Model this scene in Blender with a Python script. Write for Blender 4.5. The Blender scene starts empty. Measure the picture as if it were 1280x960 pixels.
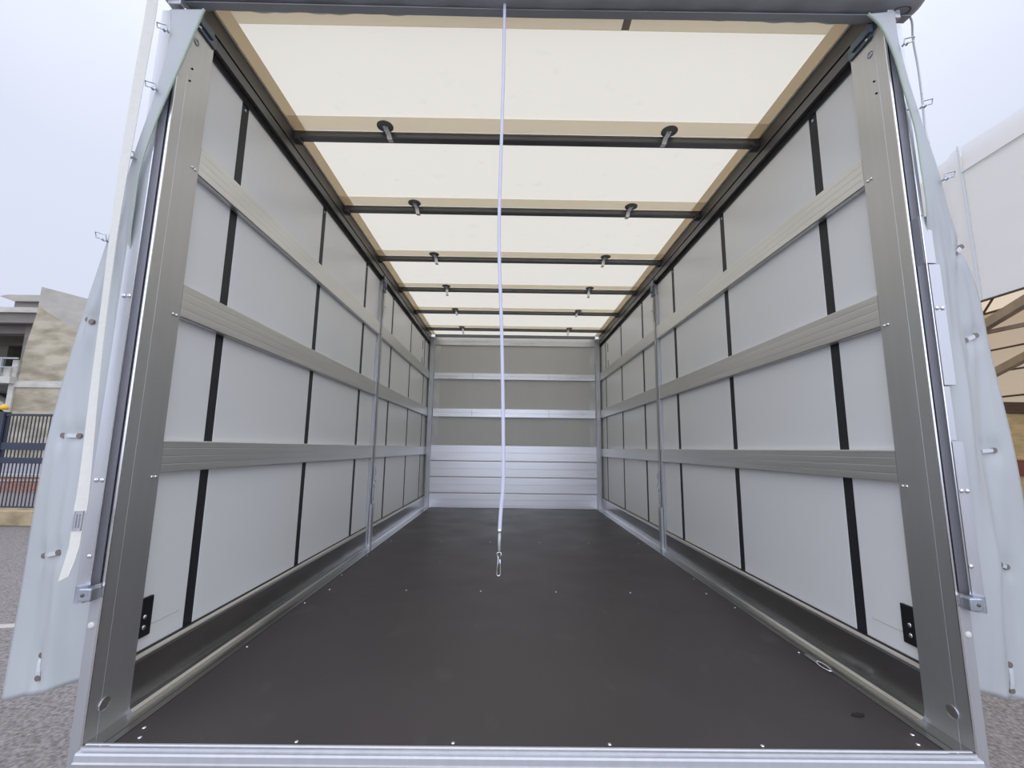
import bpy, bmesh, math, random
from mathutils import Vector, Matrix
random.seed(4)
C = bpy.context.scene.collection
S = bpy.context.scene
PI = math.pi

# ------------------------------------------------------------------ camera
cam_d = bpy.data.cameras.new('camera'); cam = bpy.data.objects.new('camera', cam_d); C.objects.link(cam)
cam_d.sensor_width = 36; cam_d.lens = 546.018/1280*36; cam_d.clip_start = .02; cam_d.clip_end = 500
PITCH, YAW, ROLL = .1467, .0062, .0131
fw = Vector((math.sin(YAW)*math.cos(PITCH), math.cos(YAW)*math.cos(PITCH), math.sin(PITCH)))
rt = Vector((math.cos(YAW), -math.sin(YAW), 0)); up = rt.cross(fw)
r2 = rt*math.cos(ROLL)+up*math.sin(ROLL); u2 = up*math.cos(ROLL)-rt*math.sin(ROLL)
m = Matrix((r2, u2, -fw)).transposed().to_4x4(); m.translation = Vector((-.0649, -1.1414, .7066))
cam.matrix_world = m
S.camera = cam

# ------------------------------------------------------------------ world: bright overcast sky
w = bpy.data.worlds.new('overcast_sky'); S.world = w; w.use_nodes = True
nt = w.node_tree; nt.nodes.clear()
def N(nt, t, **k):
    n = nt.nodes.new(t)
    for a, v in k.items():
        if a in n.inputs: n.inputs[a].default_value = v
        else: setattr(n, a, v)
    return n
tc = N(nt, 'ShaderNodeTexCoord'); sep = N(nt, 'ShaderNodeSeparateXYZ')
nz = N(nt, 'ShaderNodeTexNoise', Scale=1.6, Detail=4.0, Roughness=.45)
ma = N(nt, 'ShaderNodeMath', operation='MULTIPLY_ADD'); ma.inputs[1].default_value = .28; ma.inputs[2].default_value = -.14
ad = N(nt, 'ShaderNodeMath', operation='ADD')
cr = N(nt, 'ShaderNodeValToRGB')
cr.color_ramp.elements[0].position = 0; cr.color_ramp.elements[0].color = (.66, .70, .84, 1)
cr.color_ramp.elements[1].position = 1; cr.color_ramp.elements[1].color = (1.35, 1.38, 1.50, 1)
e = cr.color_ramp.elements.new(.45); e.color = (.72, .77, .92, 1)
e = cr.color_ramp.elements.new(.72); e.color = (.98, 1.02, 1.14, 1)
bg = N(nt, 'ShaderNodeBackground', Strength=1.0); wo = N(nt, 'ShaderNodeOutputWorld')
L = nt.links.new
L(tc.outputs['Generated'], sep.inputs[0]); L(tc.outputs['Generated'], nz.inputs['Vector'])
L(nz.outputs['Fac'], ma.inputs[0]); L(ma.outputs[0], ad.inputs[0]); L(sep.outputs['Z'], ad.inputs[1])
L(ad.outputs[0], cr.inputs[0])
# the hidden sun stands behind the photographer: the cloud cover brightens smoothly towards that side
rr = N(nt, 'ShaderNodeMapRange', interpolation_type='SMOOTHSTEP'); L(sep.outputs['Y'], rr.inputs[0])
rr.inputs[1].default_value = .35; rr.inputs[2].default_value = -.9; rr.inputs[3].default_value = 1.0; rr.inputs[4].default_value = 2.1
sc_ = N(nt, 'ShaderNodeVectorMath', operation='SCALE'); L(cr.outputs[0], sc_.inputs[0]); L(rr.outputs[0], sc_.inputs['Scale']); L(sc_.outputs[0], bg.inputs[0]); L(bg.outputs[0], wo.inputs[0])

S.view_settings.view_transform = 'Standard'; S.view_settings.look = 'None'
S.view_settings.gamma = 1; S.view_settings.use_curve_mapping = False
S.view_settings.exposure = 0.04
S.cycles.max_bounces = 10; S.cycles.diffuse_bounces = 6; S.cycles.transmission_bounces = 8

# ------------------------------------------------------------------ materials
def mat(name, col, rough=.5, metal=0., var=0., vscale=(8, 8, 8), bump=0., bscale=(60, 60, 60), spec=.5,
        rvar=0., trans=0., tcol=None, detail=4.0, scuff=0., scol=(.5, .5, .5), sscale=(3, 14, 3)):
    mt = bpy.data.materials.new(name); mt.use_nodes = True; nt = mt.node_tree
    b = nt.nodes['Principled BSDF']; L = nt.links.new
    b.inputs['Base Color'].default_value = (*col, 1); b.inputs['Roughness'].default_value = rough
    b.inputs['Metallic'].default_value = metal; b.inputs['Specular IOR Level'].default_value = spec
    tc = N(nt, 'ShaderNodeTexCoord')
    def noise(sc, det=detail):
        mp = N(nt, 'ShaderNodeMapping'); mp.inputs['Scale'].default_value = sc
        n = N(nt, 'ShaderNodeTexNoise', Scale=1.0, Detail=det); L(tc.outputs['Object'], mp.inputs[0]); L(mp.outputs[0], n.inputs['Vector']); return n
    csock = None
    if var:
        n = noise(vscale); r = N(nt, 'ShaderNodeMapRange'); L(n.outputs['Fac'], r.inputs[0])
        r.inputs[1].default_value = .3; r.inputs[2].default_value = .7; r.inputs[3].default_value = 1-var; r.inputs[4].default_value = 1+var
        mx = N(nt, 'ShaderNodeVectorMath', operation='SCALE'); mx.inputs[0].default_value = col; L(r.outputs[0], mx.inputs['Scale'])
        csock = mx.outputs[0]
        if rvar:
            r3 = N(nt, 'ShaderNodeMapRange'); L(n.outputs['Fac'], r3.inputs[0]); r3.inputs[1].default_value = .3; r3.inputs[2].default_value = .7
            r3.inputs[3].default_value = rough-rvar; r3.inputs[4].default_value = rough+rvar; L(r3.outputs[0], b.inputs['Roughness'])
    if scuff:
        n = noise(sscale, 8.0); r = N(nt, 'ShaderNodeMapRange'); L(n.outputs['Fac'], r.inputs[0])
        r.inputs[1].default_value = .62; r.inputs[2].default_value = .78; r.inputs[3].default_value = 0; r.inputs[4].default_value = scuff
        mx = N(nt, 'ShaderNodeMix', data_type='RGBA'); L(r.outputs[0], mx.inputs[0])
        if csock: L(csock, mx.inputs[6])
        else: mx.inputs[6].default_value = (*col, 1)
        mx.inputs[7].default_value = (*scol, 1); csock = mx.outputs[2]
    if csock: L(csock, b.inputs['Base Color'])
    if bump:
        n = noise(bscale); bp = N(nt, 'ShaderNodeBump', Strength=bump, Distance=.002); L(n.outputs['Fac'], bp.inputs['Height']); L(bp.outputs[0], b.inputs['Normal'])
    if trans:
        t = N(nt, 'ShaderNodeBsdfTranslucent'); t.inputs[0].default_value = (*(tcol or col), 1)
        ms = N(nt, 'ShaderNodeMixShader'); ms.inputs[0].default_value = trans
        out = nt.nodes['Material Output']; L(b.outputs[0], ms.inputs[1]); L(t.outputs[0], ms.inputs[2]); L(ms.outputs[0], out.inputs[0])
    return mt
M = {}
M['panel'] = mat('light_grey_coated_panel', (.80, .812, .815), .34, .0, .025, (1.2, 1.2, 1.2), .10, (14, 14, 260), spec=.6)
M['panel_back'] = mat('grey_back_panel', (.60, .60, .57), .36, 0, .04, (3, 3, .7), .08, (200, 14, 14))
M['panel_edge'] = mat('paler_grey_margin', (.64, .65, .64), .36, 0, .12, (9, 9, 5))
M['eyelet'] = mat('dull_brown_eyelet', (.20, .17, .16), .5, .3)
M['lip'] = mat('tan_sealing_strip', (.55, .51, .45), .6)
M['seam'] = mat('black_rubber_seam', (.012, .014, .018), .55)
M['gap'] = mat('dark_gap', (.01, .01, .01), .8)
M['alu_y'] = mat('brushed_aluminium_lengthways', (.50, .505, .51), .20, 1, .10, (9, 2, 14), .06, (300, 2, 300), rvar=.06)
M['alu_rail'] = mat('aluminium_rail', (.71, .71, .70), .38, .9, .05, (40, 1.6, 50), .10, (260, 3, 260), rvar=.06)
M['alu_x'] = mat('brushed_aluminium_crossways', (.74, .75, .77), .30, 1, .07, (1.6, 60, 60), .2, (2, 300, 300), rvar=.05)
M['alu_z'] = mat('brushed_aluminium_upright', (.55, .555, .555), .42, .85, .025, (40, 40, 1.0), .08, (260, 260, 2))
M['alu_white'] = mat('pale_anodised_aluminium', (.58, .59, .62), .40, .75, .04, (40, 40, 1.5), .1, (200, 200, 2))
M['alu_board'] = mat('aluminium_drop_side_board', (.86, .87, .90), .33, .85, .03, (1, 8, 60), .12, (2, 200, 200))
M['roof_rail'] = mat('shade_darkened_aluminium_roof_rail', (.13, .132, .135), .42, .5, .08, (30, 1.5, 30), .15, (260, 3, 260))  # aluminium coloured darker: the underlit shade on the rail is put into its colour
M['bow'] = mat('grey_aluminium_bow', (.17, .175, .18), .4, .6, .1, (1.2, 40, 40), .1, (2, 200, 200))
M['galv'] = mat('galvanised_steel', (.50, .54, .60), .38, .85, .15, (40, 40, 40), .15, (90, 90, 90))
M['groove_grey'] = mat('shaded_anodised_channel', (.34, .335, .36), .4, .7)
M['chrome'] = mat('bright_zinc', (.85, .86, .88), .22, 1)
M['bracket_dark'] = mat('blue_grey_steel', (.13, .16, .20), .42, .6, .2, (40, 40, 40))
M['washer'] = mat('grey_painted_washer', (.20, .20, .19), .5, .3)
M['clip'] = mat('bright_bent_clip', (.80, .80, .80), .35, .7)
M['steel_dark'] = mat('dark_steel', (.12, .12, .13), .45, .6)
M['blackp'] = mat('black_plastic', (.012, .012, .016), .4)
M['floor'] = mat('brown_phenolic_plywood', (.048, .040, .041), .46, 0, .12, (3, 3, 3), .22, (420, 420, 420), spec=.5, rvar=.06,
                 scuff=.32, scol=(.15, .135, .135), sscale=(9, 5, 9))
M['roof_tarp'] = mat('cream_translucent_roof_tarp', (.82, .79, .70), .55, 0, .02, (2, 2, 2), .2, (9, 9, 9), trans=.57, tcol=(.94, .88, .74), spec=.2,
                     scuff=.55, scol=(.50, .47, .40), sscale=(8, 11, 8))
M['hem'] = mat('tan_doubled_tarp', (.62, .55, .44), .6, 0, .06, (4, 4, 4), trans=.66, tcol=(.90, .82, .70), spec=.2)
M['hem_light'] = mat('cream_doubled_tarp', (.74, .70, .60), .6, 0, .05, (4, 4, 4), trans=.72, tcol=(1., .96, .88), spec=.2)
M['roll'] = mat('grey_pvc_tarp_roll', (.36, .385, .41), .42, 0, .08, (2.5, 9, 9), .5, (7, 30, 30))
M['tarp'] = mat('pale_grey_pvc_tarp', (.62, .645, .66), .36, 0, .04, (5, 5, 3), .5, (9, 9, 6), trans=.26, tcol=(.64, .69, .70), spec=.55)
M['tarp_edge'] = mat('pale_green_tarp_edge', (.62, .70, .62), .45, trans=.3, tcol=(.66, .80, .66))
M['strap'] = mat('white_webbing', (.88, .88, .83), .7, 0, .03, (60, 60, 160), .4, (500, 500, 900), trans=.25, tcol=(.95, .95, .88))
M['strap_loop'] = mat('pale_loop_webbing', (.62, .65, .67), .5)
M['cord'] = mat('white_lilac_rubber_cord', (.80, .80, .92), .4, trans=.25, tcol=(.8, .8, 1.))
M['ferr'] = mat('crimped_grey_sleeve', (.45, .48, .47), .5, .4, .2, (90, 90, 90))
M['asphalt'] = mat('asphalt', (.20, .182, .175), .85, 0, .50, (45, 45, 45), .9, (70, 70, 70), detail=8.0, scuff=.35, scol=(.30, .28, .26), sscale=(60, 60, 60))
M['road'] = mat('pale_road', (.26, .25, .27), .8, 0, .1, (2, 2, 2))
M['line'] = mat('white_road_paint', (.46, .44, .41), .7, 0, .2, (9, 9, 9))
M['kerb'] = mat('yellowish_stone', (.42, .33, .20), .85, 0, .35, (3, 3, 5), .5, (20, 20, 20))
M['fence'] = mat('blue_black_painted_steel', (.025, .035, .06), .45)
M['yellow'] = mat('yellow_plastic', (.75, .45, .02), .4)
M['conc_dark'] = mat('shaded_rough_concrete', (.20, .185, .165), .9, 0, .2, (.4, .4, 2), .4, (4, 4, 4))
M['conc_pale'] = mat('pale_concrete_edge', (.50, .48, .43), .85, 0, .15, (1, 1, 3))
M['rail_g'] = mat('grey_painted_railing', (.38, .40, .40), .5, .2)
M['whitefab'] = mat('white_tent_fabric', (.93, .95, .97), .5, 0, .03, (1, 1, 1), 1., (3.2, 3, 1.6), trans=.42, tcol=(.98, .99, 1.))
M['tanfab'] = mat('tan_tent_lining', (.62, .50, .33), .7, 0, .05, (.6, .6, .6), trans=.5, tcol=(.98, .82, .60))
M['timber'] = mat('pale_timber', (.55, .42, .22), .75, 0, .2, (4, 4, 20))
M['timber_dark'] = mat('dark_timber', (.09, .05, .03), .7, 0, .2, (4, 4, 20))
M['redbrown'] = mat('red_brown_board', (.20, .06, .04), .7)
M['beam'] = mat('weathered_brown_beam', (.42, .35, .26), .6, .1, .12, (6, 6, 6))
M['purlin'] = mat('dark_brown_steel', (.10, .075, .055), .5, .3)

def brick_mat():
    mt = bpy.data.materials.new('red_brick_wall'); mt.use_nodes = True; nt = mt.node_tree; L = nt.links.new
    tc = N(nt, 'ShaderNodeTexCoord'); mp = N(nt, 'ShaderNodeMapping'); mp.inputs['Rotation'].default_value = (PI/2, 0, 0)
    b = N(nt, 'ShaderNodeTexBrick', Scale=4.0); b.inputs['Color1'].default_value = (.34, .13, .075, 1)
    b.inputs['Color2'].default_value = (.42, .20, .11, 1); b.inputs['Mortar'].default_value = (.40, .33, .26, 1)
    L(tc.outputs['Object'], mp.inputs[0]); L(mp.outputs[0], b.inputs['Vector'])
    p = nt.nodes['Principled BSDF']; p.inputs['Roughness'].default_value = .85; L(b.outputs['Color'], p.inputs['Base Color']); return mt
M['brick'] = brick_mat()
def concrete_mat():        # board-marked wall: a bare grey capping band, then stained yellowish concrete with day joints
    mt = bpy.data.materials.new('stained_board_marked_concrete'); mt.use_nodes = True; nt = mt.node_tree; L = nt.links.new
    tc = N(nt, 'ShaderNodeTexCoord')
    n1 = N(nt, 'ShaderNodeTexNoise', Scale=.55, Detail=8.0); mp = N(nt, 'ShaderNodeMapping'); mp.inputs['Scale'].default_value = (.45, .45, 1.3)
    n2 = N(nt, 'ShaderNodeTexNoise', Scale=1.6, Detail=6.0)
    L(tc.outputs['Object'], n1.inputs['Vector']); L(tc.outputs['Object'], mp.inputs[0]); L(mp.outputs[0], n2.inputs['Vector'])
    r1 = N(nt, 'ShaderNodeValToRGB'); r1.color_ramp.elements[0].position = .35; r1.color_ramp.elements[0].color = (.27, .24, .165, 1)
    r1.color_ramp.elements[1].position = .62; r1.color_ramp.elements[1].color = (.47, .42, .32, 1)
    L(n2.outputs['Fac'], r1.inputs[0])
    mx = N(nt, 'ShaderNodeMix', data_type='RGBA'); mx.blend_type = 'MULTIPLY'; mx.inputs[0].default_value = .6
    r2_ = N(nt, 'ShaderNodeMapRange'); L(n1.outputs['Fac'], r2_.inputs[0]); r2_.inputs[3].default_value = .7; r2_.inputs[4].default_value = 1.3
    L(r1.outputs[0], mx.inputs[6]); L(r2_.outputs[0], mx.inputs[7])
    p = nt.nodes['Principled BSDF']; p.inputs['Roughness'].default_value = .9; L(mx.outputs[2], p.inputs['Base Color'])
    bp = N(nt, 'ShaderNodeBump', Strength=.4, Distance=.05); L(n2.outputs['Fac'], bp.inputs['Height']); L(bp.outputs[0], p.inputs['Normal'])
    return mt
M['conc'] = concrete_mat()
M['conc_top'] = mat('pale_grey_concrete', (.40, .38, .335), .9, 0, .12, (.8, .8, 1.6), .3, (3, 3, 3))

# ------------------------------------------------------------------ mesh helpers (all coordinates are world metres)
def box(bm, x0, x1, y0, y1, z0, z1):
    x0, x1 = sorted((x0, x1)); y0, y1 = sorted((y0, y1)); z0, z1 = sorted((z0, z1))
    v = [bm.verts.new(p) for p in ((x0,y0,z0),(x1,y0,z0),(x1,y1,z0),(x0,y1,z0),(x0,y0,z1),(x1,y0,z1),(x1,y1,z1),(x0,y1,z1))]
    for f in ((0,3,2,1),(4,5,6,7),(0,1,5,4),(1,2,6,5),(2,3,7,6),(3,0,4,7)): bm.faces.new([v[i] for i in f])
def prism(bm, prof, ax, a, b, place):
    """extrude closed profile; place(p, t) -> world point"""
    A = [bm.verts.new(place(p, a)) for p in prof]; B = [bm.verts.new(place(p, b)) for p in prof]; n = len(prof)
    for i in range(n): bm.faces.new([A[i], A[(i+1) % n], B[(i+1) % n], B[i]])
    bm.faces.new(A[::-1]); bm.faces.new(B)
def tube(bm, pts, r, n=8, closed=False):
    pts = [Vector(p) for p in pts]; rings = []; prev = None; k = len(pts)
    rr = r if isinstance(r, (list, tuple)) else [r]*k
    for i, p in enumerate(pts):
        if closed: t = (pts[(i+1) % k]-pts[i-1]).normalized()
        else: t = (pts[min(i+1, k-1)]-pts[max(i-1, 0)]).normalized()
        if prev is None: a = t.orthogonal().normalized()
        else:
            a = prev-t*prev.dot(t); a = a.normalized() if a.length > 1e-6 else t.orthogonal().normalized()
        prev = a; b = t.cross(a)
        rings.append([bm.verts.new(p+(a*math.cos(2*PI*j/n)+b*math.sin(2*PI*j/n))*rr[i]) for j in range(n)])
    for i in range(k if closed else k-1):
        A, B = rings[i], rings[(i+1) % k]
        for j in range(n): bm.faces.new([A[j], A[(j+1) % n], B[(j+1) % n], B[j]])
    if not closed: bm.faces.new(rings[0][::-1]); bm.faces.new(rings[-1])
def disc(bm, c, nrm, r, h, n=14, dome=0.):
    c = Vector(c); nrm = Vector(nrm).normalized(); a = nrm.orthogonal().normalized(); b = nrm.cross(a)
    levels = [(0, r), (h, r)]+([(h+dome*.7, r*.7), (h+dome, r*.25)] if dome else [])
    R = [[bm.verts.new(c+nrm*d+(a*math.cos(2*PI*j/n)+b*math.sin(2*PI*j/n))*q) for j in range(n)] for d, q in levels]
    for A, B in zip(R, R[1:]):
        for j in range(n): bm.faces.new([A[j], A[(j+1) % n], B[(j+1) % n], B[j]])
    bm.faces.new(R[0][::-1]); bm.faces.new(R[-1])
def ribbon(bm, pts, wv, t):
    """flat strap through pts; wv = half width vector (or list)"""
    pts = [Vector(p) for p in pts]; k = len(pts); W = wv if isinstance(wv, list) else [wv]*k; R = []
    for i, p in enumerate(pts):
        tg = (pts[min(i+1, k-1)]-pts[max(i-1, 0)]).normalized(); wd = Vector(W[i]); nn = tg.cross(wd).normalized()*t/2
        R.append([bm.verts.new(q) for q in (p-wd-nn, p+wd-nn, p+wd+nn, p-wd+nn)])
    for A, B in zip(R, R[1:]):
        for j in range(4): bm.faces.new([A[j], A[(j+1) % 4], B[(j+1) % 4], B[j]])
    bm.faces.new(R[0][::-1]); bm.faces.new(R[-1])
def obj(name, bm, mt, parent=None, smooth=False, bevel=0, kind=None, label=None, wn=True):
    bmesh.ops.recalc_face_normals(bm, faces=bm.faces)
    if parent is not None:
        p = parent; off = Vector((0, 0, 0))
        while p is not None: off += p.location; p = p.parent
        bmesh.ops.translate(bm, vec=-off, verts=bm.verts)
    me = bpy.data.meshes.new(name); bm.to_mesh(me); bm.free(); me.materials.append(M[mt] if isinstance(mt, str) else mt)
    if smooth: me.shade_smooth()
    o = bpy.data.objects.new(name, me); C.objects.link(o)
    if parent is not None: o.parent = parent
    if bevel:
        b = o.modifiers.new('bevel', 'BEVEL'); b.width = bevel; b.segments = 2; b.limit_method = 'ANGLE'; b.angle_limit = .6
    if kind: o['kind'] = kind
    if label: o['label'] = label
    return o
def B(*boxes):
    bm = bmesh.new()
    for b in boxes: box(bm, *b)
    return bm
def thing(name, label, cat, loc, group=None):
    o = bpy.data.objects.new(name, None); C.objects.link(o); o.location = loc; o.empty_display_size = .1
    o['label'] = label; o['category'] = cat
    if group: o['group'] = group
    return o
def tag(o, label, cat, group=None):
    o['label'] = label; o['category'] = cat
    if group: o['group'] = group
    return o
def struct(name, bm, mt, label, **k):
    o = obj(name, bm, mt, **k); o['kind'] = 'structure'; o['label'] = label; o['category'] = k.get('cat', name.split('_')[0]); return o
def screws(parent, pts, nrm, r, mt='chrome', name='screw', h=.0015, dome=.002):
    """small domed screw heads sharing one mesh"""
    bm = bmesh.new(); disc(bm, (0, 0, 0), nrm, r, h, 10, dome); bmesh.ops.recalc_face_normals(bm, faces=bm.faces)
    me = bpy.data.meshes.new(name); bm.to_mesh(me); bm.free(); me.materials.append(M[mt]); me.shade_smooth()
    off = Vector((0, 0, 0)); p = parent
    while p is not None: off += p.location; p = p.parent
    for q in pts:
        o = bpy.data.objects.new(name, me); C.objects.link(o); o.parent = parent; o.location = Vector(q)-off

YB, ROOF = 4.20, 2.112          # inner face of the back wall, roof tarp height
SIDES = ((-1, 'left'), (1, 'right'))
SEAMS = [.347+.7165*k for k in range(6)]

# ================================================================== STRUCTURE
# ---- ground
g = struct('ground', B((-120, 120, -60, 120, -1.15, -.95)), 'asphalt', 'worn grey asphalt yard under and around the vehicle body'); g['category'] = 'ground'
# ---- floor
fl = struct('floor', B((-.988, .988, .010, YB, -.03, .004)), 'floor', 'dark brown textured plywood load floor')
pts = [(x, .024, .004) for x in (-.563, -.188, .189, .558)]+[(s*x, y, .004) for s in (-1, 1) for x, y in ((.945, .034), (.965, .071))]
for y in (1.152, 2.30, 3.45): pts += [(x, y, .004) for x in (-.94, -.561, -.192, .181, .551, .93)]
screws(fl, pts, (0, 0, 1), .0052)
screws(fl, [(s*.974, .52+.44*k, .004) for s in (-1, 1) for k in range(8)], (0, 0, 1), .0042)
# ---- side walls
for s, side in SIDES:
    wl = struct('wall_'+side, B((s*1.092, s*1.112, .06, YB+.06, -.02, 2.06)), 'panel', 'light grey panelled %s wall with black seam strips' % side)
    edges = [.10]+SEAMS+[YB-.01]
    for a, b in zip(edges, edges[1:]):
        obj('panel', B((s*1.074, s*1.092, a+(.021 if a > .2 else 0), b-.021 if b < 4 else b, .12, 1.985)), 'panel', wl, bevel=.0015)
    for k, y in enumerate(SEAMS):
        st = obj('seam_or_shade_strip', B((s*1.0755, s*1.091, y-.0215, y+.0215, .139, 1.99)), 'seam', wl)
        screws(st, [(s*1.0755, y, 1.955)], (-s, 0, 0), .006, 'galv', 'rivet')
    # black strip drawn as the shade of the back corner, then short seam lengths
    obj('seam_or_shade_strip', B((s*1.0745, s*1.091, 4.10, 4.115, .139, 1.97)), 'seam', wl)
    for z0, z1 in ((1.83, 1.93), (1.66, 1.73)):
        obj('seam_or_shade_strip', B((s*1.0715, s*1.074, 3.80, 3.815, z0, z1)), 'seam', wl)
    # black latch plate low beside the corner post
    lp = obj('latch_plate', B((s*1.066, s*1.074, .13, .185, .178, .283)), 'blackp', wl, bevel=.002, label='black plate with two screws')
    screws(lp, [(s*1.066, .158, .205), (s*1.066, .158, .232)], (-s, 0, 0), .006)
    obj('scuff_mark', B((s*1.0732, s*1.0745, .19, .30, .20, .203)), 'panel_back', wl)
# ---- back wall: four boards below, grey panels between the rails above
wb = struct('wall_back', B((-1.112, 1.112, YB+.02, YB+.05, -.02, 2.06)), 'panel_back', 'far end wall of grey panels above four pale aluminium boards')
for z0, z1 in ((0, .175), (.175, .362), (.362, .551), (.551, .742)):
    prof = [(0, z0+.003), (.003, z0+.007), (.003, z0+.05), (.0015, z0+.052), (.0015, z0+.10), (.003, z0+.102), (.003, z1-.007), (0, z1-.003), (-.02, z1-.003), (-.02, z0+.003)]
    bm = bmesh.new(); prism(bm, prof, 0, -1.0, 1.0, lambda p, t: (t, YB-p[0], p[1])); obj('board', bm, 'alu_board', wb)
obj('panel', B((-1.0, 1.0, YB+.004, YB+.02, .742, 1.98)), 'panel_back', wb)
for s in (-1, 1):
    obj('edge_strip', B((s*.925, s*1.0, YB-.0005, YB+.004, .742, 1.98)), 'panel_edge', wb)
obj('header', B((-1.0, 1.0, YB-.012, YB+.02, 1.975, 2.075)), 'alu_x', wb, bevel=.002, label='grey aluminium head rail')
obj('header_lip', B((-1.0, 1.0, YB-.02, YB+.02, 2.0755, 2.111)), 'bow', wb)
# ---- roof tarp = ceiling
def roof_mesh():
    bm = bmesh.new(); nx, ny = 24, 96; V = []
    for j in range(ny+1):
        y = .0+(YB+.06)*j/ny; row = []
        for i in range(nx+1):
            x = -1.10+2.20*i/nx
            z = ROOF+.004+.0015*math.sin(y*3.1+x*2)+.001*math.sin(x*9+y)
            row.append(bm.verts.new((x, y, z)))
        V.append(row)
    for j in range(ny):
        for i in range(nx): bm.faces.new([V[j][i], V[j][i+1], V[j+1][i+1], V[j+1][i]])
    return bm
ce = struct('ceiling', roof_mesh(), 'roof_tarp', 'cream translucent roof tarpaulin lit from above', smooth=True)
for s in (-1, 1):
    obj('side_hem', B((s*.996, s*1.062, .02, YB, ROOF-.0005, ROOF+.0005)), 'hem', ce, label='tan doubled hem along the roof edge')
for x0, x1 in ((-.996, .3), (.318, .996)):
    obj('front_hem', B((x0, x1, .07, .145, ROOF-.001, ROOF)), 'hem_light', ce, label='cream doubled hem at the opening')
obj('hem_joint', B((.296, .322, .072, .142, ROOF-.0022, ROOF-.0012)), 'beam', ce, label='darker taped hem joint')
DISC_Y = [.61, 1.22, 1.896, 2.53, 3.17, 3.83]
for y in DISC_Y:
    obj('cross_hem', B((-1.045, 1.045, y-.055, y+.03, ROOF-.0018, ROOF-.001)), 'hem_light', ce, label='cream doubled strip in front of a roof bow')
# ---- kick rails (baseboards) and roof rails (trims), one extruded profile per side
KICK = [(1.10, -.02), (.988, -.02), (.988, .0075), (1.006, .0075), (1.007, .0045), (1.010, .0045), (1.011, .0075), (1.030, .0075), (1.040, .010), (1.047, .016), (1.05, .026),
        (1.05, .126), (1.052, .134), (1.058, .137), (1.074, .137), (1.10, .137)]
LEDGE = [(1.056, -.02)]+KICK[1:8]+[(1.056, .0075)]
for s, side in SIDES:
    bm = bmesh.new(); prism(bm, KICK, 1, 0.1245, YB, lambda p, t: (s*p[0], t, p[1])); prism(bm, LEDGE, 1, 0.0, .1245, lambda p, t: (s*p[0], t, p[1]))
    o = struct('baseboard_'+side, bm, 'alu_y', 'aluminium kick rail along the foot of the %s wall' % side)
    ins = [p for p in ((1.051, .134), (1.051, .139), (1.0735, .139), (1.0735, .134))]
    bm = bmesh.new(); prism(bm, ins, 1, .125, YB, lambda p, t: (s*p[0], t, p[1])); obj('top_lip', bm, 'lip', o, label='tan sealing lip')
    bm = B((s*1.0655, s*1.0745, .125, YB, .139, .1425)); obj('seal', bm, 'seam', o, label='black rubber seal')
RR = [(1.05, 2.108), (1.05, 2.046), (1.057, 2.046), (1.057, 2.036), (1.05, 2.036), (1.05, 2.0), (1.068, 2.0), (1.068, 1.975), (1.076, 1.975), (1.12, 2.0), (1.12, 2.108)]
for k, (s, side) in enumerate(SIDES):
    bm = bmesh.new(); prism(bm, RR, 1, 0.03, YB, lambda p, t: (s*p[0], t, p[1]))
    o = struct('trim_%d' % (k+1), bm, 'roof_rail', 'shade-darkened aluminium roof rail along the top of the %s wall' % side)
    obj('groove', B((s*1.0555, s*1.058, .03, YB, 2.0365, 2.0455)), 'gap', o)
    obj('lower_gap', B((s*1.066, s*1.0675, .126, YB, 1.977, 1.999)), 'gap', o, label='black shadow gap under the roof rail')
    obj('edge_welt', B((s*1.043, s*1.056, .03, YB, ROOF-.0045, ROOF-.0008)), 'strap', o, label='cream welt on the rail edge')
# ---- front sill
SILL = [(.012, -.03), (.012, .006), (.006, .0095), (.002, .0095), (.0, .006), (-.004, .006), (-.0045, .009), (-.010, .009), (-.011, .0045), (-.022, .0045), (-.024, .000),
        (-.026, -.012), (-.030, -.014), (-.030, -.16), (.0, -.16)]
bm = bmesh.new(); prism(bm, SILL, 0, -1.045, 1.045, lambda p, t: (t, p[0], p[1]))
sl = struct('trim_3', bm, 'alu_white', 'ribbed aluminium sill across the open rear edge of the floor')
screws(sl, [(-1.012, -.030, -.035), (-.96, -.030, -.036), (.957, -.030, -.033), (1.004, -.030, -.03)], (0, -1, 0), .007, 'galv', 'rivet')

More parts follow.
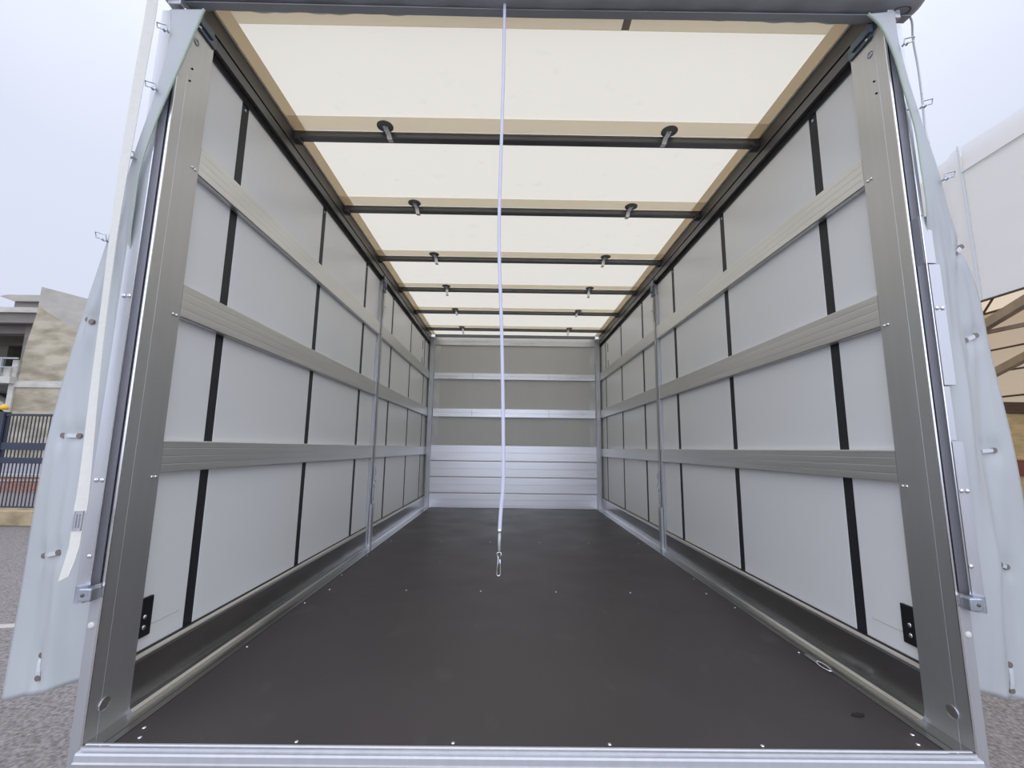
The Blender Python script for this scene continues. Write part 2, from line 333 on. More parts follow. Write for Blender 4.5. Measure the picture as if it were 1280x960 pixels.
# ================================================================== CORNER POSTS
for s, side in SIDES:
    t = thing('corner_post', 'wide aluminium corner post with a round foot bolt, %s side of the opening' % side, 'post', (s*1.05, 0, 0))
    prof = [(1.05, 0), (1.05, .0335), (1.0504, .034), (1.0504, .0348), (1.05, .0353), (1.05, .1245), (1.073, .1245), (1.073, .060),
            (1.080, .060), (1.080, .030), (1.054, .030), (1.054, 0)]
    bm = bmesh.new(); prism(bm, prof, 2, .0078, 2.0, lambda p, q: (s*p[0], p[1], q)); box(bm, s*1.0802, s*1.118, .030, .058, .36, 1.99)
    obj('post_profile', bm, 'alu_z', t)
    obj('front_lip', B((s*1.0495, s*1.0545, -.0022, .0005, -.02, 2.0)), 'chrome', t, label='bright front edge')
    # groove beside the lip, then the pale outer flange made of stepped lengths
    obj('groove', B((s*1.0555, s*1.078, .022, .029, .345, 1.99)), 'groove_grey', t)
    if s < 0:
        segs = [(.36, 1.99, 1.084, 1.118)]
    else:
        segs = [(1.703, 1.99, 1.084, 1.104), (1.371, 1.70, 1.084, 1.096), (1.229, 1.368, 1.080, 1.113), (.888, 1.226, 1.090, 1.122), (.742, .885, 1.084, 1.104), (.36, .739, 1.090, 1.120)]
    for z0, z1, a, b in segs:
        obj('flange', B((s*a, s*b, -.004, .028, z0, z1)), 'alu_white', t, bevel=.001)
    obj('flange_rib', B((s*1.0805, s*1.0835, -.007, .028, .36, 1.99)), 'chrome', t)
    obj('foot', B((s*1.0548, s*1.080, -.002, .029, -.16, .335)), 'alu_white', t, bevel=.0015, label='pale lower length of the post')
    # bracket clasp
    bm = B((s*1.056, s*1.088, -.030, -.003, .332, .362)); br = obj('bracket', bm, 'galv', t, bevel=.003, label='small galvanised clasp')
    bm = bmesh.new(); tube(bm, [(s*1.088, -.016, .328), (s*1.088, -.016, .366)], .014, 12); obj('pin_barrel', bm, 'galv', br, smooth=False)
    screws(br, [(s*1.075, -.030, .347)], (0, -1, 0), .004, 'steel_dark')
    screws(t, [(s*1.068, -.002, .27)], (0, -1, 0), .008, 'strap', 'rivet')
    bx = 1.091 if s < 0 else 1.097
    screws(t, [(s*(bx+d), -.0045, z) for z in (.614, 1.10) for d in (0, .015)]+[(s*1.095, -.0045, .43)], (0, -1, 0), .0055)
    # bolts on the inner face, at the rail ends
    screws(t, [(s*1.0498, y, z) for z in (.616, 1.083, 1.55) for y in (.099, .112)], (-s, 0, 0), .0048)
    bm = bmesh.new(); disc(bm, (s*1.0500, .045, .072), (-s, 0, 0), .0155, .002, 20, .001); obj('foot_bolt', bm, 'chrome', t, label='large round bolt')
    bm = bmesh.new(); tube(bm, [(s*1.049, .053+.0085*math.cos(a), 1.941+.0085*math.sin(a)) for a in [i*PI/8 for i in range(16)]], .0022, 6, True); obj('ring_bolt', bm, 'galv', t, smooth=True)
    screws(t, [(s*1.0499, .049, 1.844), (s*1.0499, .046, 1.80)], (-s, 0, 0), .003, 'gap', 'hole')
    # corner bracket to the roof rail
    bm = B((s*1.036, s*1.056, .03, .105, 2.0, 2.030)); box(bm, s*1.043, s*1.0495, .035, .125, 1.985, 2.028); cb = obj('top_bracket', bm, 'bracket_dark', t, bevel=.003, label='blue-grey galvanised corner bracket')
    screws(cb, [(s*1.043, .05, 1.992)], (-s, 0, 0), .005)

# ================================================================== MIDDLE POSTS
for s, side in SIDES:
    t = thing('middle_post', 'slim galvanised upright post halfway along the %s wall' % side, 'post', (s*1.04, 2.11, 0))
    bm = B((s*1.046, s*1.073, 2.090, 2.095, .02, 1.99), (s*1.046, s*1.050, 2.090, 2.130, .02, 1.99), (s*1.046, s*1.073, 2.125, 2.130, .02, 1.99))
    obj('post_profile', bm, 'alu_z', t, bevel=.001)
    obj('bright_edge', B((s*1.054, s*1.0735, 2.076, 2.0895, .138, 1.90)), 'alu_white', t, bevel=.001, label='bright leading edge of the post')
    obj('foot_sleeve', B((s*1.034, s*1.0455, 2.086, 2.132, .008, .30), (s*1.034, s*1.0495, 2.078, 2.086, .008, .30)), 'alu_white', t, bevel=.002, label='lower sleeve')
    bm = B((s*1.036, s*1.0455, 2.098, 2.122, .32, .56)); box(bm, s*1.030, s*1.036, 2.094, 2.126, .50, .54)
    lh = obj('lock_lever', bm, 'galv', t, bevel=.002)
    bm = bmesh.new(); tube(bm, [(s*1.032, 2.110+.014*math.cos(a), .44+.028*math.sin(a)) for a in [i*PI/7 for i in range(14)]], .0028, 6, True); obj('lever_ring', bm, 'chrome', lh, smooth=True)
    bm = B((s*1.036, s*1.0455, 2.078, 2.140, 1.89, 2.02)); box(bm, s*1.030, s*1.036, 2.086, 2.130, 1.92, 1.97); obj('top_bracket', bm, 'bracket_dark', t, bevel=.003, label='blue-grey galvanised top bracket')
    bm = bmesh.new(); ribbon(bm, [(s*1.043, 2.120, 1.89), (s*1.038, 2.121, 1.83), (s*1.036, 2.120, 1.78), (s*1.040, 2.119, 1.73), (s*1.044, 2.118, 1.69)], Vector((0, .011, 0)), .004)
    lv = obj('release_tongue', bm, 'strap', t, label='white release tongue')
    screws(lv, [(s*1.034, 2.120, 1.775)], (-s, 0, 0), .004, 'steel_dark')
    screws(t, [(s*1.0338, 2.108, z) for z in (.05, .27)], (-s, 0, 0), .005)

# ================================================================== SIDE RAILS
RZ = ((.626, .717, 'lowest'), (1.083, 1.185, 'middle'), (1.543, 1.639, 'topmost'))
BAY = ((.1255, 2.0895, 'in the bay beside the opening'), (2.1305, YB-.052, 'in the bay beyond the middle post'))
def rail_profile(z0, z1):
    h = z1-z0
    return [(1.0500, z0+.003), (1.0500, z0+h*.24), (1.0503, z0+h*.25), (1.0503, z0+h*.27), (1.05, z0+h*.28), (1.05, z0+h*.49), (1.0503, z0+h*.50), (1.0503, z0+h*.52), (1.05, z0+h*.53),
            (1.05, z0+h*.74), (1.0503, z0+h*.75), (1.0503, z0+h*.77), (1.05, z0+h*.78), (1.05, z1-.003), (1.053, z1), (1.0725, z1), (1.0725, z0), (1.053, z0)]
for s, side in SIDES:
    for z0, z1, hl in RZ:
        for y0, y1, bay in BAY:
            t = thing('side_rail', '%s aluminium rail on the %s wall, %s' % (hl, side, bay), 'rail', (s*1.06, y0, z0), 'horizontal rails on the side walls')
            bm = bmesh.new(); prism(bm, rail_profile(z0, z1), 1, y0, y1, lambda p, q: (s*p[0], q, p[1])); obj('rail_profile', bm, 'alu_rail', t)
            obj('end_shoe', B((s*1.0485, s*1.0505, y1-.03, y1, z0+.006, z1-.006)), 'alu_white', t)
# back wall rails
for z0, z1, hl in ((1.083, 1.180, 'lower'), (1.546, 1.620, 'upper')):
    t = thing('back_rail', '%s bright aluminium rail across the far wall' % hl, 'rail', (0, YB-.01, z0), 'horizontal rails on the far wall')
    h = z1-z0; prof = [(-.0, z0), (.022, z0), (.022, z0+h*.32), (.020, z0+h*.34), (.020, z0+h*.5), (.022, z0+h*.52), (.022, z1), (0, z1)]
    bm = bmesh.new(); prism(bm, prof, 0, -.992, .992, lambda p, q: (q, YB-p[0]-.001, p[1])); obj('rail_profile', bm, 'alu_x', t)
    for x in (-.52, .42): obj('joint_mark', B((x, x+.006, YB-.0245, YB-.023, z0+.004, z1-.004)), 'galv', t)
# back corner posts
for s, side in SIDES:
    t = thing('back_corner_post', 'narrow aluminium post in the far %s corner' % side, 'post', (s*1.02, YB-.03, 0), 'posts in the far corners')
    bm = B((s*1.0, s*1.008, YB-.045, YB, .009, 2.07), (s*1.008, s*1.049, YB-.045, YB-.039, .009, 2.07), (s*1.028, s*1.034, YB-.050, YB-.045, .009, 2.0))
    obj('post_profile', bm, 'alu_white', t, bevel=.001)
    bm = B((s*.985, s*1.03, YB-.052, YB-.046, 2.03, 2.06)); obj('corner_cleat', bm, 'galv', t)

# ================================================================== ROOF BOWS
for k, y in enumerate(DISC_Y):
    nth = ('nearest', 'second', 'third', 'fourth', 'fifth', 'farthest')[k]
    t = thing('roof_bow', '%s dark aluminium roof bow across the ceiling, counted from the open end' % nth, 'roof bow', (0, y+.045, 2.08), 'roof bows under the tarpaulin')
    y0 = y+.031
    prof = [(y0, 2.108), (y0, 2.100), (y0+.002, 2.099), (y0+.002, 2.094), (y0, 2.093), (y0, 2.082), (y0+.003, 2.079), (y0+.036, 2.079), (y0+.038, 2.083), (y0+.038, 2.108)]
    bm = bmesh.new(); prism(bm, prof, 0, -1.0495, 1.0495, lambda p, q: (q, p[0], p[1])); obj('bow_profile', bm, 'bow', t)
    for s in (-1, 1):
        obj('end_block', B((s*1.02, s*1.0494, y0-.004, y0+.042, 2.068, 2.106)), 'roof_rail', t, bevel=.002)
        bm = bmesh.new(); disc(bm, (s*.63, y-.002, ROOF-.0045), (0, 0, 1), .036, .0022, 24); d = obj('tarp_washer', bm, 'washer', t, label='dark round washer holding the tarp')
        # metal clip: from the washer, down over the face of the bow
        dx = -s*.012*(1 if k != 3 else .4); lo = 2.068-(.028 if k in (3, 5) else .008*(k % 3))
        bm = bmesh.new(); ribbon(bm, [(s*.63, y-.004, ROOF-.005), (s*.63+dx*.2, y+.010, ROOF-.010), (s*.63+dx*.8, y0-.006, 2.090), (s*.63+dx*1.3, y0-.004, lo), (s*.63+dx*1.6, y0+.010, lo-.004)], Vector((.0105, 0, 0)), .0022)
        cl = obj('clip', bm, 'clip', t, label='bent galvanised clip')
        bm = bmesh.new(); disc(bm, (s*.63, y-.004, ROOF-.0048), (0, 0, -1), .007, .004, 10, .002); obj('clip_bolt', bm, 'chrome', cl)

# ================================================================== ROLLED REAR TARP
t = thing('rolled_tarp', 'grey rear tarpaulin rolled up under the roof edge across the opening', 'tarp', (0, .0, 2.03))
bm = bmesh.new(); nx, na = 160, 40; rings = []
for i in range(nx+1):
    x = -1.135+2.30*i/nx; ring = []
    for j in range(na):
        a = 2*PI*j/na
        r = .083+.0035*math.sin(3*a+x*4)+.0018*math.sin(x*31+5*a)+.0012*math.sin(x*73-3*a)
        if i < 3 or i > nx-3: r *= (.90, .96, .99)[min(i, nx-i, 2)]
        ring.append(bm.verts.new((x, -.0+r*math.cos(a), 2.122+r*math.sin(a))))
    rings.append(ring)
for A, B_ in zip(rings, rings[1:]):
    for j in range(na): bm.faces.new([A[j], A[(j+1) % na], B_[(j+1) % na], B_[j]])
bm.faces.new(rings[0][::-1]); bm.faces.new(rings[-1]); obj('roll', bm, 'roll', t, smooth=True)
bm = bmesh.new()
ribbon(bm, [(-1.12, .02*math.cos(0)+.0, 2.0355), (0, .024, 2.034), (1.15, .02, 2.0355)], Vector((0, .014, .002)), .003); obj('loose_edge', bm, 'roll', t)
for s, cx in ((-1, -1.09), (1, 1.105)):
    bm = bmesh.new(); pts = [(cx+.024*math.cos(a)*(1 if abs(math.cos(a)) < .8 else .95), -.012+.013*math.sin(a), 2.030) for a in [i*PI/8 for i in range(16)]]
    tube(bm, pts, .0028, 6, True); obj('wire_ring', bm, 'steel_dark', t, smooth=True)
    obj('end_cap', B((s*1.06, s*1.10, -.012, .03, 2.005, 2.034)), 'alu_white', t, bevel=.004, label='small white end fitting')

# ================================================================== TARP FLAPS
FL = {-1: [((-1.084,-.016,1.979),(-.985,-.016,1.981)),((-1.072,-.018,1.901),(-1.001,-.016,1.918)),((-1.075,-.02,1.792),(-1.028,-.016,1.811)),((-1.093,-.02,1.663),(-1.062,-.016,1.68)),
 ((-1.116,-.02,1.537),(-1.089,-.016,1.561)),((-1.137,-.015,1.431),(-1.104,-.016,1.455)),((-1.164,0,1.343),(-1.106,-.013,1.345)),((-1.195,.02,1.282),(-1.108,-.009,1.261)),
 ((-1.235,.04,1.16),(-1.105,.008,1.147)),((-1.289,.06,.957),(-1.102,.014,.947)),((-1.323,.07,.724),(-1.10,.016,.725)),((-1.339,.08,.501),(-1.10,.016,.514)),((-1.348,.09,.276),(-1.10,.024,.303)),((-1.361,.1,.044),(-1.100,.040,.128))],
 1: [((1.077,-.016,2.02),(.996,-.016,2.010)),((1.074,-.018,1.934),(1.031,-.016,1.965)),((1.08,-.02,1.838),(1.059,-.016,1.873)),((1.094,-.02,1.738),(1.074,-.016,1.762)),((1.117,-.02,1.605),(1.092,-.016,1.633)),
 ((1.141,-.015,1.504),(1.094,-.016,1.508)),((1.172,0,1.392),(1.098,-.013,1.39)),((1.217,.02,1.287),(1.10,.004,1.276)),((1.267,.04,1.165),(1.098,.014,1.161)),((1.303,.06,.995),(1.096,.016,.98)),
 ((1.332,.07,.77),(1.095,.018,.765)),((1.352,.08,.553),(1.095,.018,.56)),((1.358,.09,.303),(1.10,.024,.326)),((1.354,.1,.054),(1.105,.042,.123))]}
EYE = {-1: [((-1.238, 1.046), (-1.214, 1.036)), ((-1.262, .726), (-1.212, .725)), ((-1.268, .415), (-1.210, .429)), ((-1.238, .174), (-1.240, .120))],
       1: [((1.199, 1.272), (1.222, 1.294)), ((1.216, 1.024), (1.253, 1.040)), ((1.221, .716), (1.274, .719)), ((1.221, .424), (1.278, .409)), ((1.244, .168), (1.255, .10))]}
RING = {-1: [(-1.076, 1.905), (-1.082, 1.712), (-1.116, 1.500), (-1.195, 1.275)], 1: [(1.082, 1.905), (1.108, 1.700), (1.150, 1.480)]}
def cat(P, t):
    n = len(P)-1; f = min(max(t*n, 0), n-1e-6); i = int(f); f -= i
    p0, p1, p2, p3 = (P[max(i-1, 0)], P[i], P[i+1], P[min(i+2, n)])
    return tuple(.5*((2*b)+(-a+c)*f+(2*a-5*b+4*c-d)*f*f+(-a+3*b-3*c+d)*f**3) for a, b, c, d in zip(p0, p1, p2, p3))
for s, side in SIDES:
    rows = FL[s]; O = [r[0] for r in rows]; I = [r[1] for r in rows]
    t = thing('side_tarp_flap', 'pale grey tarpaulin flap hanging folded back outside the %s corner post' % side, 'tarp', (s*1.12, .02, .08))
    nu, nv = 28, 130; G = []
    for j in range(nv+1):
        v = j/nv; amp = min(1, max(0, (v-.42)*4)); a = Vector(cat(I, v)); b = Vector(cat(O, v)); row = []
        for i in range(nu+1):
            u = i/nu; p = a.lerp(b, u)
            wv = (.012*math.sin(u*5.5+v*3+s)+.007*math.sin(u*11-v*6)+.003*math.sin(v*38+u*6)+.0025*math.sin(u*26+v*19+2*math.sin(v*9)))*amp*math.sin(PI*min(u+.08, 1)*.93)
            p.y += wv
            for (x1, z1), (x2, z2) in EYE[s]:
                for (ex, ez) in ((x1, z1), (x2, z2)):
                    d2 = ((p.x-ex)/.020)**2+((p.z-ez)/.022)**2
                    p.y += .009*math.exp(-d2)
                d2 = ((p.x-(x1-s*.012))/.007)**2+((p.z-z1)/.04)**2
                p.y -= .011*math.exp(-d2)
            row.append(p)
        G.append(row)
    bm = bmesh.new(); V = [[bm.verts.new(p) for p in r] for r in G]
    for j in range(nv):
        for i in range(nu): bm.faces.new([V[j][i], V[j][i+1], V[j+1][i+1], V[j+1][i]])
    sh = obj('tarp_sheet', bm, 'tarp', t, smooth=True); so = sh.modifiers.new('thick', 'SOLIDIFY'); so.thickness = .0018; so.offset = 0
    bm = bmesh.new(); js = list(range(0, int(nv*.62), 2)); tube(bm, [G[j][0] for j in js], [.0036*min(1, 1.2-j/(nv*.56)) + .0006 if j < nv*.6 else .0006 for j in js], 8); obj('edge_piping', bm, 'tarp_edge', t, smooth=True, label='pale green folded edge')
    flat = [p for r in G for p in r]
    def sy(x, z): return min(flat, key=lambda p: (p.x-x)**2+(p.z-z)**2).y
    for (x1, z1), (x2, z2) in EYE[s]:
        y1, y2 = sy(x1, z1), sy(x2, z2)
        for x, z, y in ((x1, z1, y1), (x2, z2, y2)):
            bm = bmesh.new(); disc(bm, (x, y-.001, z), (0, -1, 0), .0072, .0066, 14); obj('eyelet', bm, 'eyelet', t, label='small brown-grey eyelet')
        d = Vector((x2-x1, y2-y1, z2-z1)).normalized(); wv = d.cross(Vector((0, 1, 0))).normalized()*.0050
        a = Vector((x1, y1-.005, z1)); b = Vector((x2, y2-.005, z2))
        bm = bmesh.new(); ribbon(bm, [a+d*.004, a.lerp(b, .3)+Vector((0, -.002, 0)), a.lerp(b, .7)+Vector((0, -.002, 0)), b-d*.004], wv, .003); obj('loop_strap', bm, 'strap_loop', t, smooth=False)
    for (x, z) in RING[s]:
        y = sy(x, z)
        w_, h_ = .030, .016; cx = x+s*.010
        bm = bmesh.new(); cr_ = [(cx-s*w_*.5, z-h_*.7), (cx+s*w_*.5, z-h_*.1), (cx+s*w_*.62, z+h_*.9), (cx-s*w_*.38, z+h_*.35)]
        tube(bm, [(a, y-.012, b) for a, b in cr_], .0020, 6, True); obj('wire_staple', bm, 'galv', t, label='rectangular wire staple on the flap edge')
        bm = bmesh.new(); tube(bm, [(cx-s*w_*.45, y-.004, z-h_*.7), (cx-s*w_*.45, y-.014, z-h_*.65)], .003, 6); tube(bm, [(cx-s*.002, y-.004, z-h_*.5), (cx-s*.002, y-.014, z-h_*.4)], .003, 6); obj('staple_leg', bm, 'galv', t)

# ================================================================== HANGING CORD, WHITE STRAP, THIN LINE
CP = [(-.095,0,2.053),(-.095,0,1.90),(-.095,0,1.779),(-.098,0,1.522),(-.099,0,1.279),(-.087,0,1.005),(-.080,0,.79),(-.077,0,.627),(-.082,0,.547),(-.084,0,.503)]
pts = [cat(CP, i/60) for i in range(61)]
t = thing('hanging_cord', 'white rubber pull cord hanging down the middle of the opening with a snap hook', 'cord', (-.085, 0, .39))
bm = bmesh.new(); tube(bm, pts, .0047, 10); obj('rubber_cord', bm, 'cord', t, smooth=True)
bm = bmesh.new(); tube(bm, [(-.084, 0, .506), (-.084, 0, .500), (-.084, 0, .497)], [.0052, .0055, .004], 10); obj('end_ring', bm, 'chrome', t, smooth=True)
bm = bmesh.new(); tube(bm, [(-.084, 0, .499), (-.0845, 0, .47), (-.0842, 0, .456), (-.0838, 0, .450)], [.0036, .0038, .0028, .0015], 8); obj('crimped_sleeve', bm, 'ferr', t, smooth=True)
hk = [(-.0843+.0058*math.sin(a), 0, .4415-.0058*math.cos(a)) for a in [PI+.5-i*.55 for i in range(0, 1)]]
P = []
for i in range(9): a = -.9+i*(PI+1.8)/8; P.append((-.0843+.0056*math.cos(a), 0, .4445+.0056*math.sin(a)))
P += [(-.0870, 0, .434), (-.0875, 0, .424), (-.0885, 0, .412), (-.0893, 0, .402)]
for i in range(9): a = PI+i*PI/8; P.append((-.0850+.0045*math.cos(a), 0, .3985+.0050*math.sin(a)))
P += [(-.0806, 0, .408), (-.0815, 0, .422), (-.0822, 0, .433)]
bm = bmesh.new(); tube(bm, P, .0013, 8); tube(bm, [(-.0862, 0, .439), (-.0872, -.0005, .420), (-.0888, -.0005, .408)], .0010, 6); obj('snap_hook', bm, 'chrome', t, smooth=True)

SP = [(-1.135,-.04,2.10),(-1.117,-.04,1.983),(-1.122,-.04,1.67),(-1.125,-.04,1.333),(-1.119,-.04,1.065),(-1.112,-.04,.854),(-1.101,-.04,.617),(-1.101,-.04,.536)]
t = thing('tie_down_strap', 'white webbing strap hanging beside the left corner post with a metal buckle', 'strap', (-1.10, -.04, .38))
sp = [cat(SP, i/40) for i in range(41)]
bm = bmesh.new(); ribbon(bm, sp, [Vector((.0125*math.cos(.25*math.sin(i*.13)), .004*math.sin(i*.2), 0)) for i in range(41)], .0018); obj('webbing', bm, 'strap', t)
bm = bmesh.new(); ribbon(bm, [(-1.100, -.042, .497), (-1.099, -.043, .462), (-1.104, -.044, .425), (-1.112, -.044, .388)], [Vector((.0125, 0, 0)), Vector((.0125, 0, .001)), Vector((.0125, 0, .003)), Vector((.0115, 0, .006))], .002); obj('loose_tail', bm, 'strap', t)
bm = bmesh.new(); tube(bm, [(-1.110, -.044, .499), (-1.091, -.044, .499), (-1.090, -.044, .543), (-1.109, -.044, .543)], .0026, 8, True)
box(bm, -1.108, -1.092, -.0445, -.0425, .500, .542); box(bm, -1.1035, -1.1015, -.0475, -.044, .505, .537); box(bm, -1.0965, -1.0945, -.0475, -.044, .505, .537)
obj('buckle', bm, 'alu_white', t, label='rectangular metal buckle')

bm = bmesh.new(); LP = [(1.185,.06,2.12),(1.226,.08,2.10),(1.243,.1,2.05),(1.247,.1,1.945),(1.246,.1,1.829),(1.243,.1,1.74),(1.20,.056,1.64)]
tube(bm, [cat(LP, i/24) for i in range(25)], .0030, 6); tag(obj('tarp_line', bm, 'strap_loop', smooth=True), 'thin grey line drooping from the roll outside the right corner post', 'line')

# lashing ring on the right ledge, and a dark chip on the floor
t = thing('lashing_ring', 'small bright lashing ring lying at the foot of the right wall near the opening', 'ring', (.985, .41, .007))
bm = bmesh.new(); tube(bm, [(.984+.010*math.sin(a), .41+.034*math.cos(a), .0105+.001*math.sin(a)) for a in [i*PI/9 for i in range(18)]], .0028, 8, True); obj('ring', bm, 'chrome', t, smooth=True)
obj('ring_plate', B((.978, .992, .44, .50, .0065, .0095)), 'chrome', t, bevel=.001)
bm = bmesh.new(); vs = [(.871,.150),(.886,.142),(.905,.146),(.912,.156),(.897,.162),(.880,.158)]
prism(bm, vs, 2, .0042, .0065, lambda p, q: (p[0], p[1], q)); tag(obj('bark_chip', bm, 'gap'), 'tiny black chip lying on the floor near the right front corner', 'chip')

# ================================================================== OUTSIDE, LEFT
o = struct('kerb', B((-24, -6.8, 7.9, 8.35, -.95, -.64)), 'kerb', 'low yellowish stone kerb wall under the fence', bevel=.03); o['category'] = 'kerb'
bm = bmesh.new(); prism(bm, [(-5.6, 2.9), (-5.5, 3.02), (-3.6, 3.40), (-3.6, 3.30)], 2, -.951, -.947, lambda p, q: (p[0], p[1], q)); o = struct('road_line', bm, 'line', 'faded pale line across the asphalt'); o['category'] = 'road line'
bm = bmesh.new(); prism(bm, [(14.2, -1.0), (14.2, -.50), (24, -.15), (40, .1), (40, -1.0)], 0, -60, -9, lambda p, q: (q, p[0], p[1])); o = struct('ramp', bm, 'road', 'pale road ramp rising behind the brick wall'); o['category'] = 'road'
t = thing('brick_wall', 'low red brick retaining wall with a white capping behind the fence', 'wall', (-30, 14.1, -.95))
obj('brickwork', B((-60, -9, 14.0, 14.2, -.95, -.45)), 'brick', t); obj('capping', B((-60, -9, 13.95, 14.25, -.45, -.37)), 'line', t, label='white capping')
bm = bmesh.new(); prism(bm, [(-24, -.72), (-24, -.66), (-13, -.48), (-13, -.53)], 1, 13.96, 14.0, lambda p, q: (p[0], q, p[1])); obj('painted_stripe', bm, 'line', t, label='slanting white stripe')

t = thing('steel_fence', 'blue-black steel bar fence standing on the kerb wall, left of the vehicle body', 'fence', (-14, 8.1, -.64))
bm = bmesh.new(); x = -23.0
while x < -7.0:
    box(bm, x-.008, x+.008, 8.09, 8.106, -.60, 1.27); x += .078
obj('bars', bm, 'fence', t, kind='stuff')
for z, h in ((1.27, .05), (.62, .15), (.33, .12), (-.60, .03)):
    obj('fence_rail', B((-23, -7, 8.075, 8.12, z-h/2, z+h/2)), 'fence', t, bevel=.004)
for x in (-19.2, -14.9, -10.66, -7.2):
    p = obj('fence_post', B((x-.07, x+.07, 8.05, 8.19, -.64, 1.33)), 'fence', t, bevel=.006)
bm = bmesh.new(); disc(bm, (-10.58, 8.02, 1.37), (0, 0, 1), .07, .05, 12, .06); obj('warning_lamp', bm, 'yellow', t, smooth=True, label='round yellow lamp on top of a fence post')

t = thing('concrete_building', 'unfinished concrete building with a sloping end wall, behind the steel fence', 'building', (-32, 26, -.95))
bm = bmesh.new(); WALL = [(-30.1, -.95), (-29.7, 2.3), (-29.45, 6.6), (-29.16, 8.4), (-29.13, 9.0), (-26.7, 7.6), (-24.2, 6.9), (-24.2, -.95)]
prism(bm, WALL, 1, 25.0, 26.2, lambda p, q: (p[0], q, p[1])); obj('end_wall', bm, 'conc', t, label='stained board-marked end wall')
bm = bmesh.new(); prism(bm, [(-29.13, 9.0), (-29.13, 10.25), (-24.2, 9.02), (-24.2, 6.9), (-26.7, 7.6)], 1, 25.0, 26.2, lambda p, q: (p[0], q, p[1])); obj('wall_head', bm, 'conc_top', t, label='plain pale top of the end wall')
obj('joint_band', B((-29.75, -24.2, 24.93, 25.0, 3.95, 4.35)), 'conc_pale', t, label='pale horizontal joint band')
obj('end_wall_edge', B((-29.95, -29.62, 24.9, 25.3, -.95, 5.6)), 'conc_pale', t, label='pale vertical edge of the end wall')
obj('roof_slab', B((-60, -29.1, 25.4, 48, 8.72, 9.05)), 'conc_pale', t, label='thin pale roof slab')
for k in range(4): obj('roof_beam', B((-60, -29.2, 26.4+3.4*k, 27.1+3.4*k, 7.6, 8.72)), 'conc_dark', t)
obj('soffit', B((-60, -29.2, 25.6, 26.0, 8.1, 8.72)), 'conc_dark', t)
obj('roof_box', B((-31.3, -28.8, 25.6, 27.4, 9.05, 9.45)), 'conc_dark', t); bm = bmesh.new(); prism(bm, [(-32.1, 9.75), (-31.2, 9.44), (-28.5, 9.44), (-28.5, 9.85), (-31.6, 9.85)], 1, 25.4, 27.8, lambda p, q: (p[0], q, p[1])); obj('roof_box_lid', bm, 'conc_top', t)
obj('deck_slab', B((-60, -29.6, 24.6, 42, 4.15, 4.55)), 'conc_pale', t, label='upper deck slab')
bm = bmesh.new(); prism(bm, [(-32.4, 4.15), (-29.7, 2.6), (-29.7, 2.2), (-33.2, 4.15)], 1, 25.2, 25.8, lambda p, q: (p[0], q, p[1])); obj('stair_string', bm, 'conc_top', t)
for x in (-36.8, -33.2): obj('column', B((x-.5, x+.5, 30, 31, -.95, 8.7)), 'conc_dark', t)
obj('rear_wall', B((-60, -29, 42, 42.5, -.95, 8.7)), 'conc_dark', t)
obj('side_wall', B((-31.0, -29.5, 26.2, 42, -.95, 8.7)), 'conc_dark', t)
rl = obj('deck_railing', B((-50, -29.4, 24.65, 24.73, 5.62, 5.70), (-50, -29.4, 24.65, 24.72, 5.10, 5.15)), 'rail_g', t)
for i in range(14): obj('railing_post', B((-30.4-1.5*i, -30.32-1.5*i, 24.64, 24.74, 4.55, 5.68)), 'rail_g', rl)
random.seed(2)
for i in range(16):
    x = -29.9-.62*i-random.random()*.2; h = .25+random.random()*.35
    obj('rubble_block', B((x-.22, x+.2, 24.8, 25.3, 4.55, 4.55+h)), 'conc_pale', t)
obj('far_block', B((-26.45, -23.5, 34, 38, -.95, 13.0)), 'conc_top', t)

# ================================================================== OUTSIDE, RIGHT: tall white tent
t = thing('white_tent', 'tall white fabric tent with tan lining standing to the right behind the flap', 'tent', (8, 4, -.95))
def sheet(quad, nu, nv, amp):
    bm = bmesh.new(); a, b, c, d = [Vector(p) for p in quad]; n = (b-a).cross(d-a).normalized(); V = []
    for j in range(nv+1):
        r = []
        for i in range(nu+1):
            u, v = i/nu, j/nv; p = a.lerp(b, u).lerp(d.lerp(c, u), v)
            k = amp*(math.sin(u*17+v*5)+.6*math.sin(u*41-v*11)+.5*math.sin(v*23+u*9))*min(1, 6*u*(1-u)+.15)
            r.append(bm.verts.new(p+n*k))
        V.append(r)
    for j in range(nv):
        for i in range(nu): bm.faces.new([V[j][i], V[j][i+1], V[j+1][i+1], V[j+1][i]])
    return bm
obj('side_sheet', sheet([(5, 3.33, 2.34), (5, -2.5, 2.34), (5, -2.5, 4.10), (5, 3.33, 3.84)], 70, 40, .008), 'whitefab', t, smooth=True, label='white side sheet')
obj('eave_sheet', sheet([(5, 3.33, 3.84), (5, -2.5, 3.95), (5.05, -2.5, 4.02), (5.02, 3.33, 4.16)], 40, 6, .003), 'whitefab', t, smooth=True, label='white eave band')
obj('gable_sheet', sheet([(5.0, 3.33, 2.34), (5.1, 4.4, 2.34), (5.1, 4.4, 3.95), (5.0, 3.33, 4.16)], 24, 40, .018), 'whitefab', t, smooth=True, label='crumpled white end sheet')
bm = bmesh.new(); tube(bm, [(4.985, 3.33, 2.34), (4.985, 3.33, 4.16)], .012, 6); obj('corner_seam', bm, 'strap_loop', t)
bm = bmesh.new(); tube(bm, [(4.985, 3.33, 3.84), (4.985, -2.5, 3.97)], .008, 6); obj('eave_seam', bm, 'strap_loop', t)
bm = bmesh.new(); tube(bm, [(4.99, 3.36, 2.335), (4.99, -2.5, 2.335)], .012, 6); obj('hem_bar', bm, 'purlin', t)
obj('roof_lining', sheet([(5.1, -4, 4.1), (5.1, 14, 4.1), (16, 14, 5.3), (16, -4, 5.3)], 10, 10, .0), 'tanfab', t, label='tan roof lining')
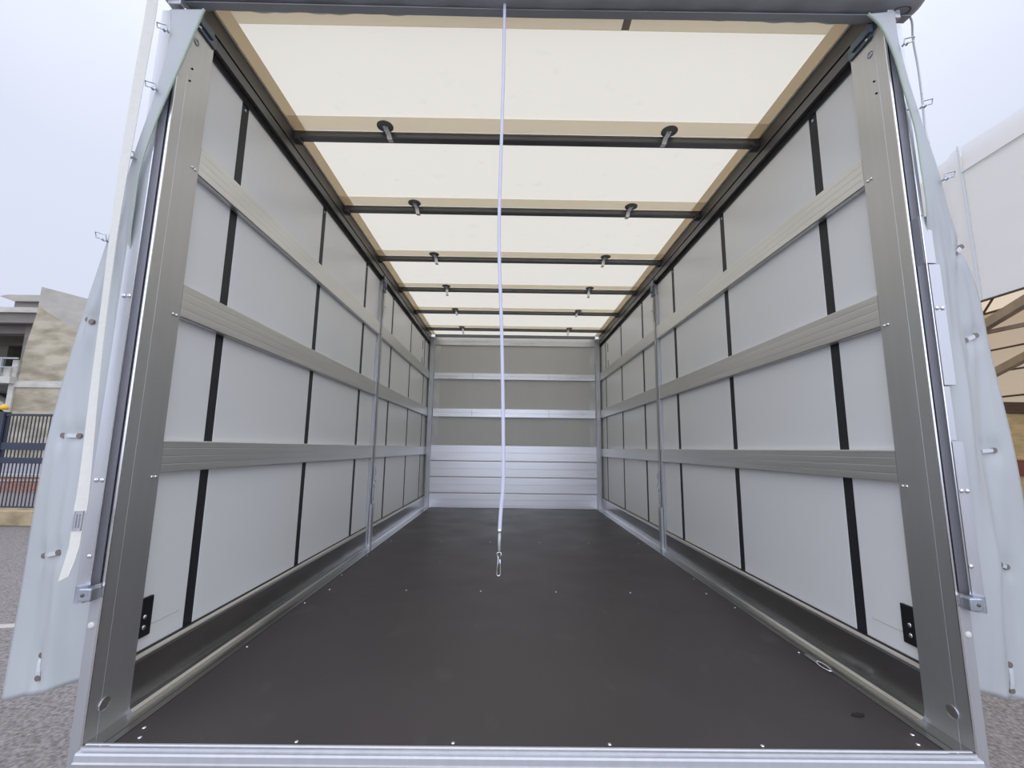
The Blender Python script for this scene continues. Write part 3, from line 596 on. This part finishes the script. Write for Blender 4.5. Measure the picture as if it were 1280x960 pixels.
obj('rear_lining', sheet([(15.5, -4, .2), (15.5, 14, .2), (15.5, 14, 5.3), (15.5, -4, 5.3)], 10, 10, .0), 'tanfab', t, label='tan rear lining')
obj('far_lining', sheet([(5.3, 13.5, .2), (15.5, 13.5, .2), (15.5, 13.5, 5.3), (5.3, 13.5, 5.3)], 10, 10, .0), 'tanfab', t, label='tan end lining')
for x, z in ((7.0, 4.22), (8.8, 4.40), (10.8, 4.60), (12.6, 4.8), (14.4, 4.95)):
    bm = bmesh.new(); tube(bm, [(x, -4, z), (x, 13.5, z)], .035, 8); obj('purlin', bm, 'purlin', t)
for z in (1.7, 2.5, 3.3, 4.0):
    bm = bmesh.new(); tube(bm, [(15.3, -4, z), (15.3, 13.5, z)], .03, 8); obj('purlin', bm, 'purlin', t)
for a, b, r in (((9.0, 8.4, 2.6), (9.0, 3.5, 4.35), .11), ((12.0, 10.6, 2.3), (12.0, 4.5, 4.6), .12), ((9.2, 8.2, 3.1), (9.2, 2.5, 2.9), .05)):
    bm = bmesh.new(); tube(bm, [a, b], r, 4); obj('brace_beam', bm, 'beam', t)
bm = bmesh.new(); tube(bm, [(9, 6.0, 4.4), (9, 7.2, 3.0)], .02, 6); obj('brace_wire', bm, 'purlin', t)
for x, y in ((5.05, 14), (15.4, -3.8), (15.4, 13.4), (5.3, 13.4), (5.05, -2.6)):
    obj('tent_leg', B((x-.06, x+.06, y-.06, y+.06, -.95, 4.1)), 'purlin', t)
for x, y, z in ((9.0, 8.45, 4.4), (12.0, 10.7, 4.7), (9.2, 2.5, 4.4)):
    obj('tent_leg', B((x-.06, x+.06, y-.06, y+.06, -.95, z)), 'purlin', t)
# crates under the tent
for k, (x, y, z0, z1, mt_, lab) in enumerate((
        (9.6, 7.3, -.95, .35, 'timber', 'pale timber crate, lowest of the stack under the tent'),
        (9.6, 7.3, .62, 1.42, 'timber', 'pale timber crate, top of the stack under the tent'))):
    c = thing('timber_crate', lab, 'crate', (x, y, z0), 'crates stacked under the tent')
    obj('crate_body', B((x-1.1, x+1.1, y-.9, y+.9, z0, z1)), mt_, c)
    for i in range(5): obj('slat', B((x-1.12+i*.5, x-.98+i*.5, y-.93, y-.9, z0, z1)), 'redbrown' if i % 2 else 'timber', c)
tag(obj('red_board', B((8.4, 10.8, 6.35, 8.25, .355, .615)), 'redbrown'), 'red-brown board between the two timber crates', 'board')
tag(obj('dark_beam', B((8.3, 10.9, 6.35, 8.3, 1.425, 1.62)), 'timber_dark'), 'dark timber beam lying on top of the crates', 'beam')
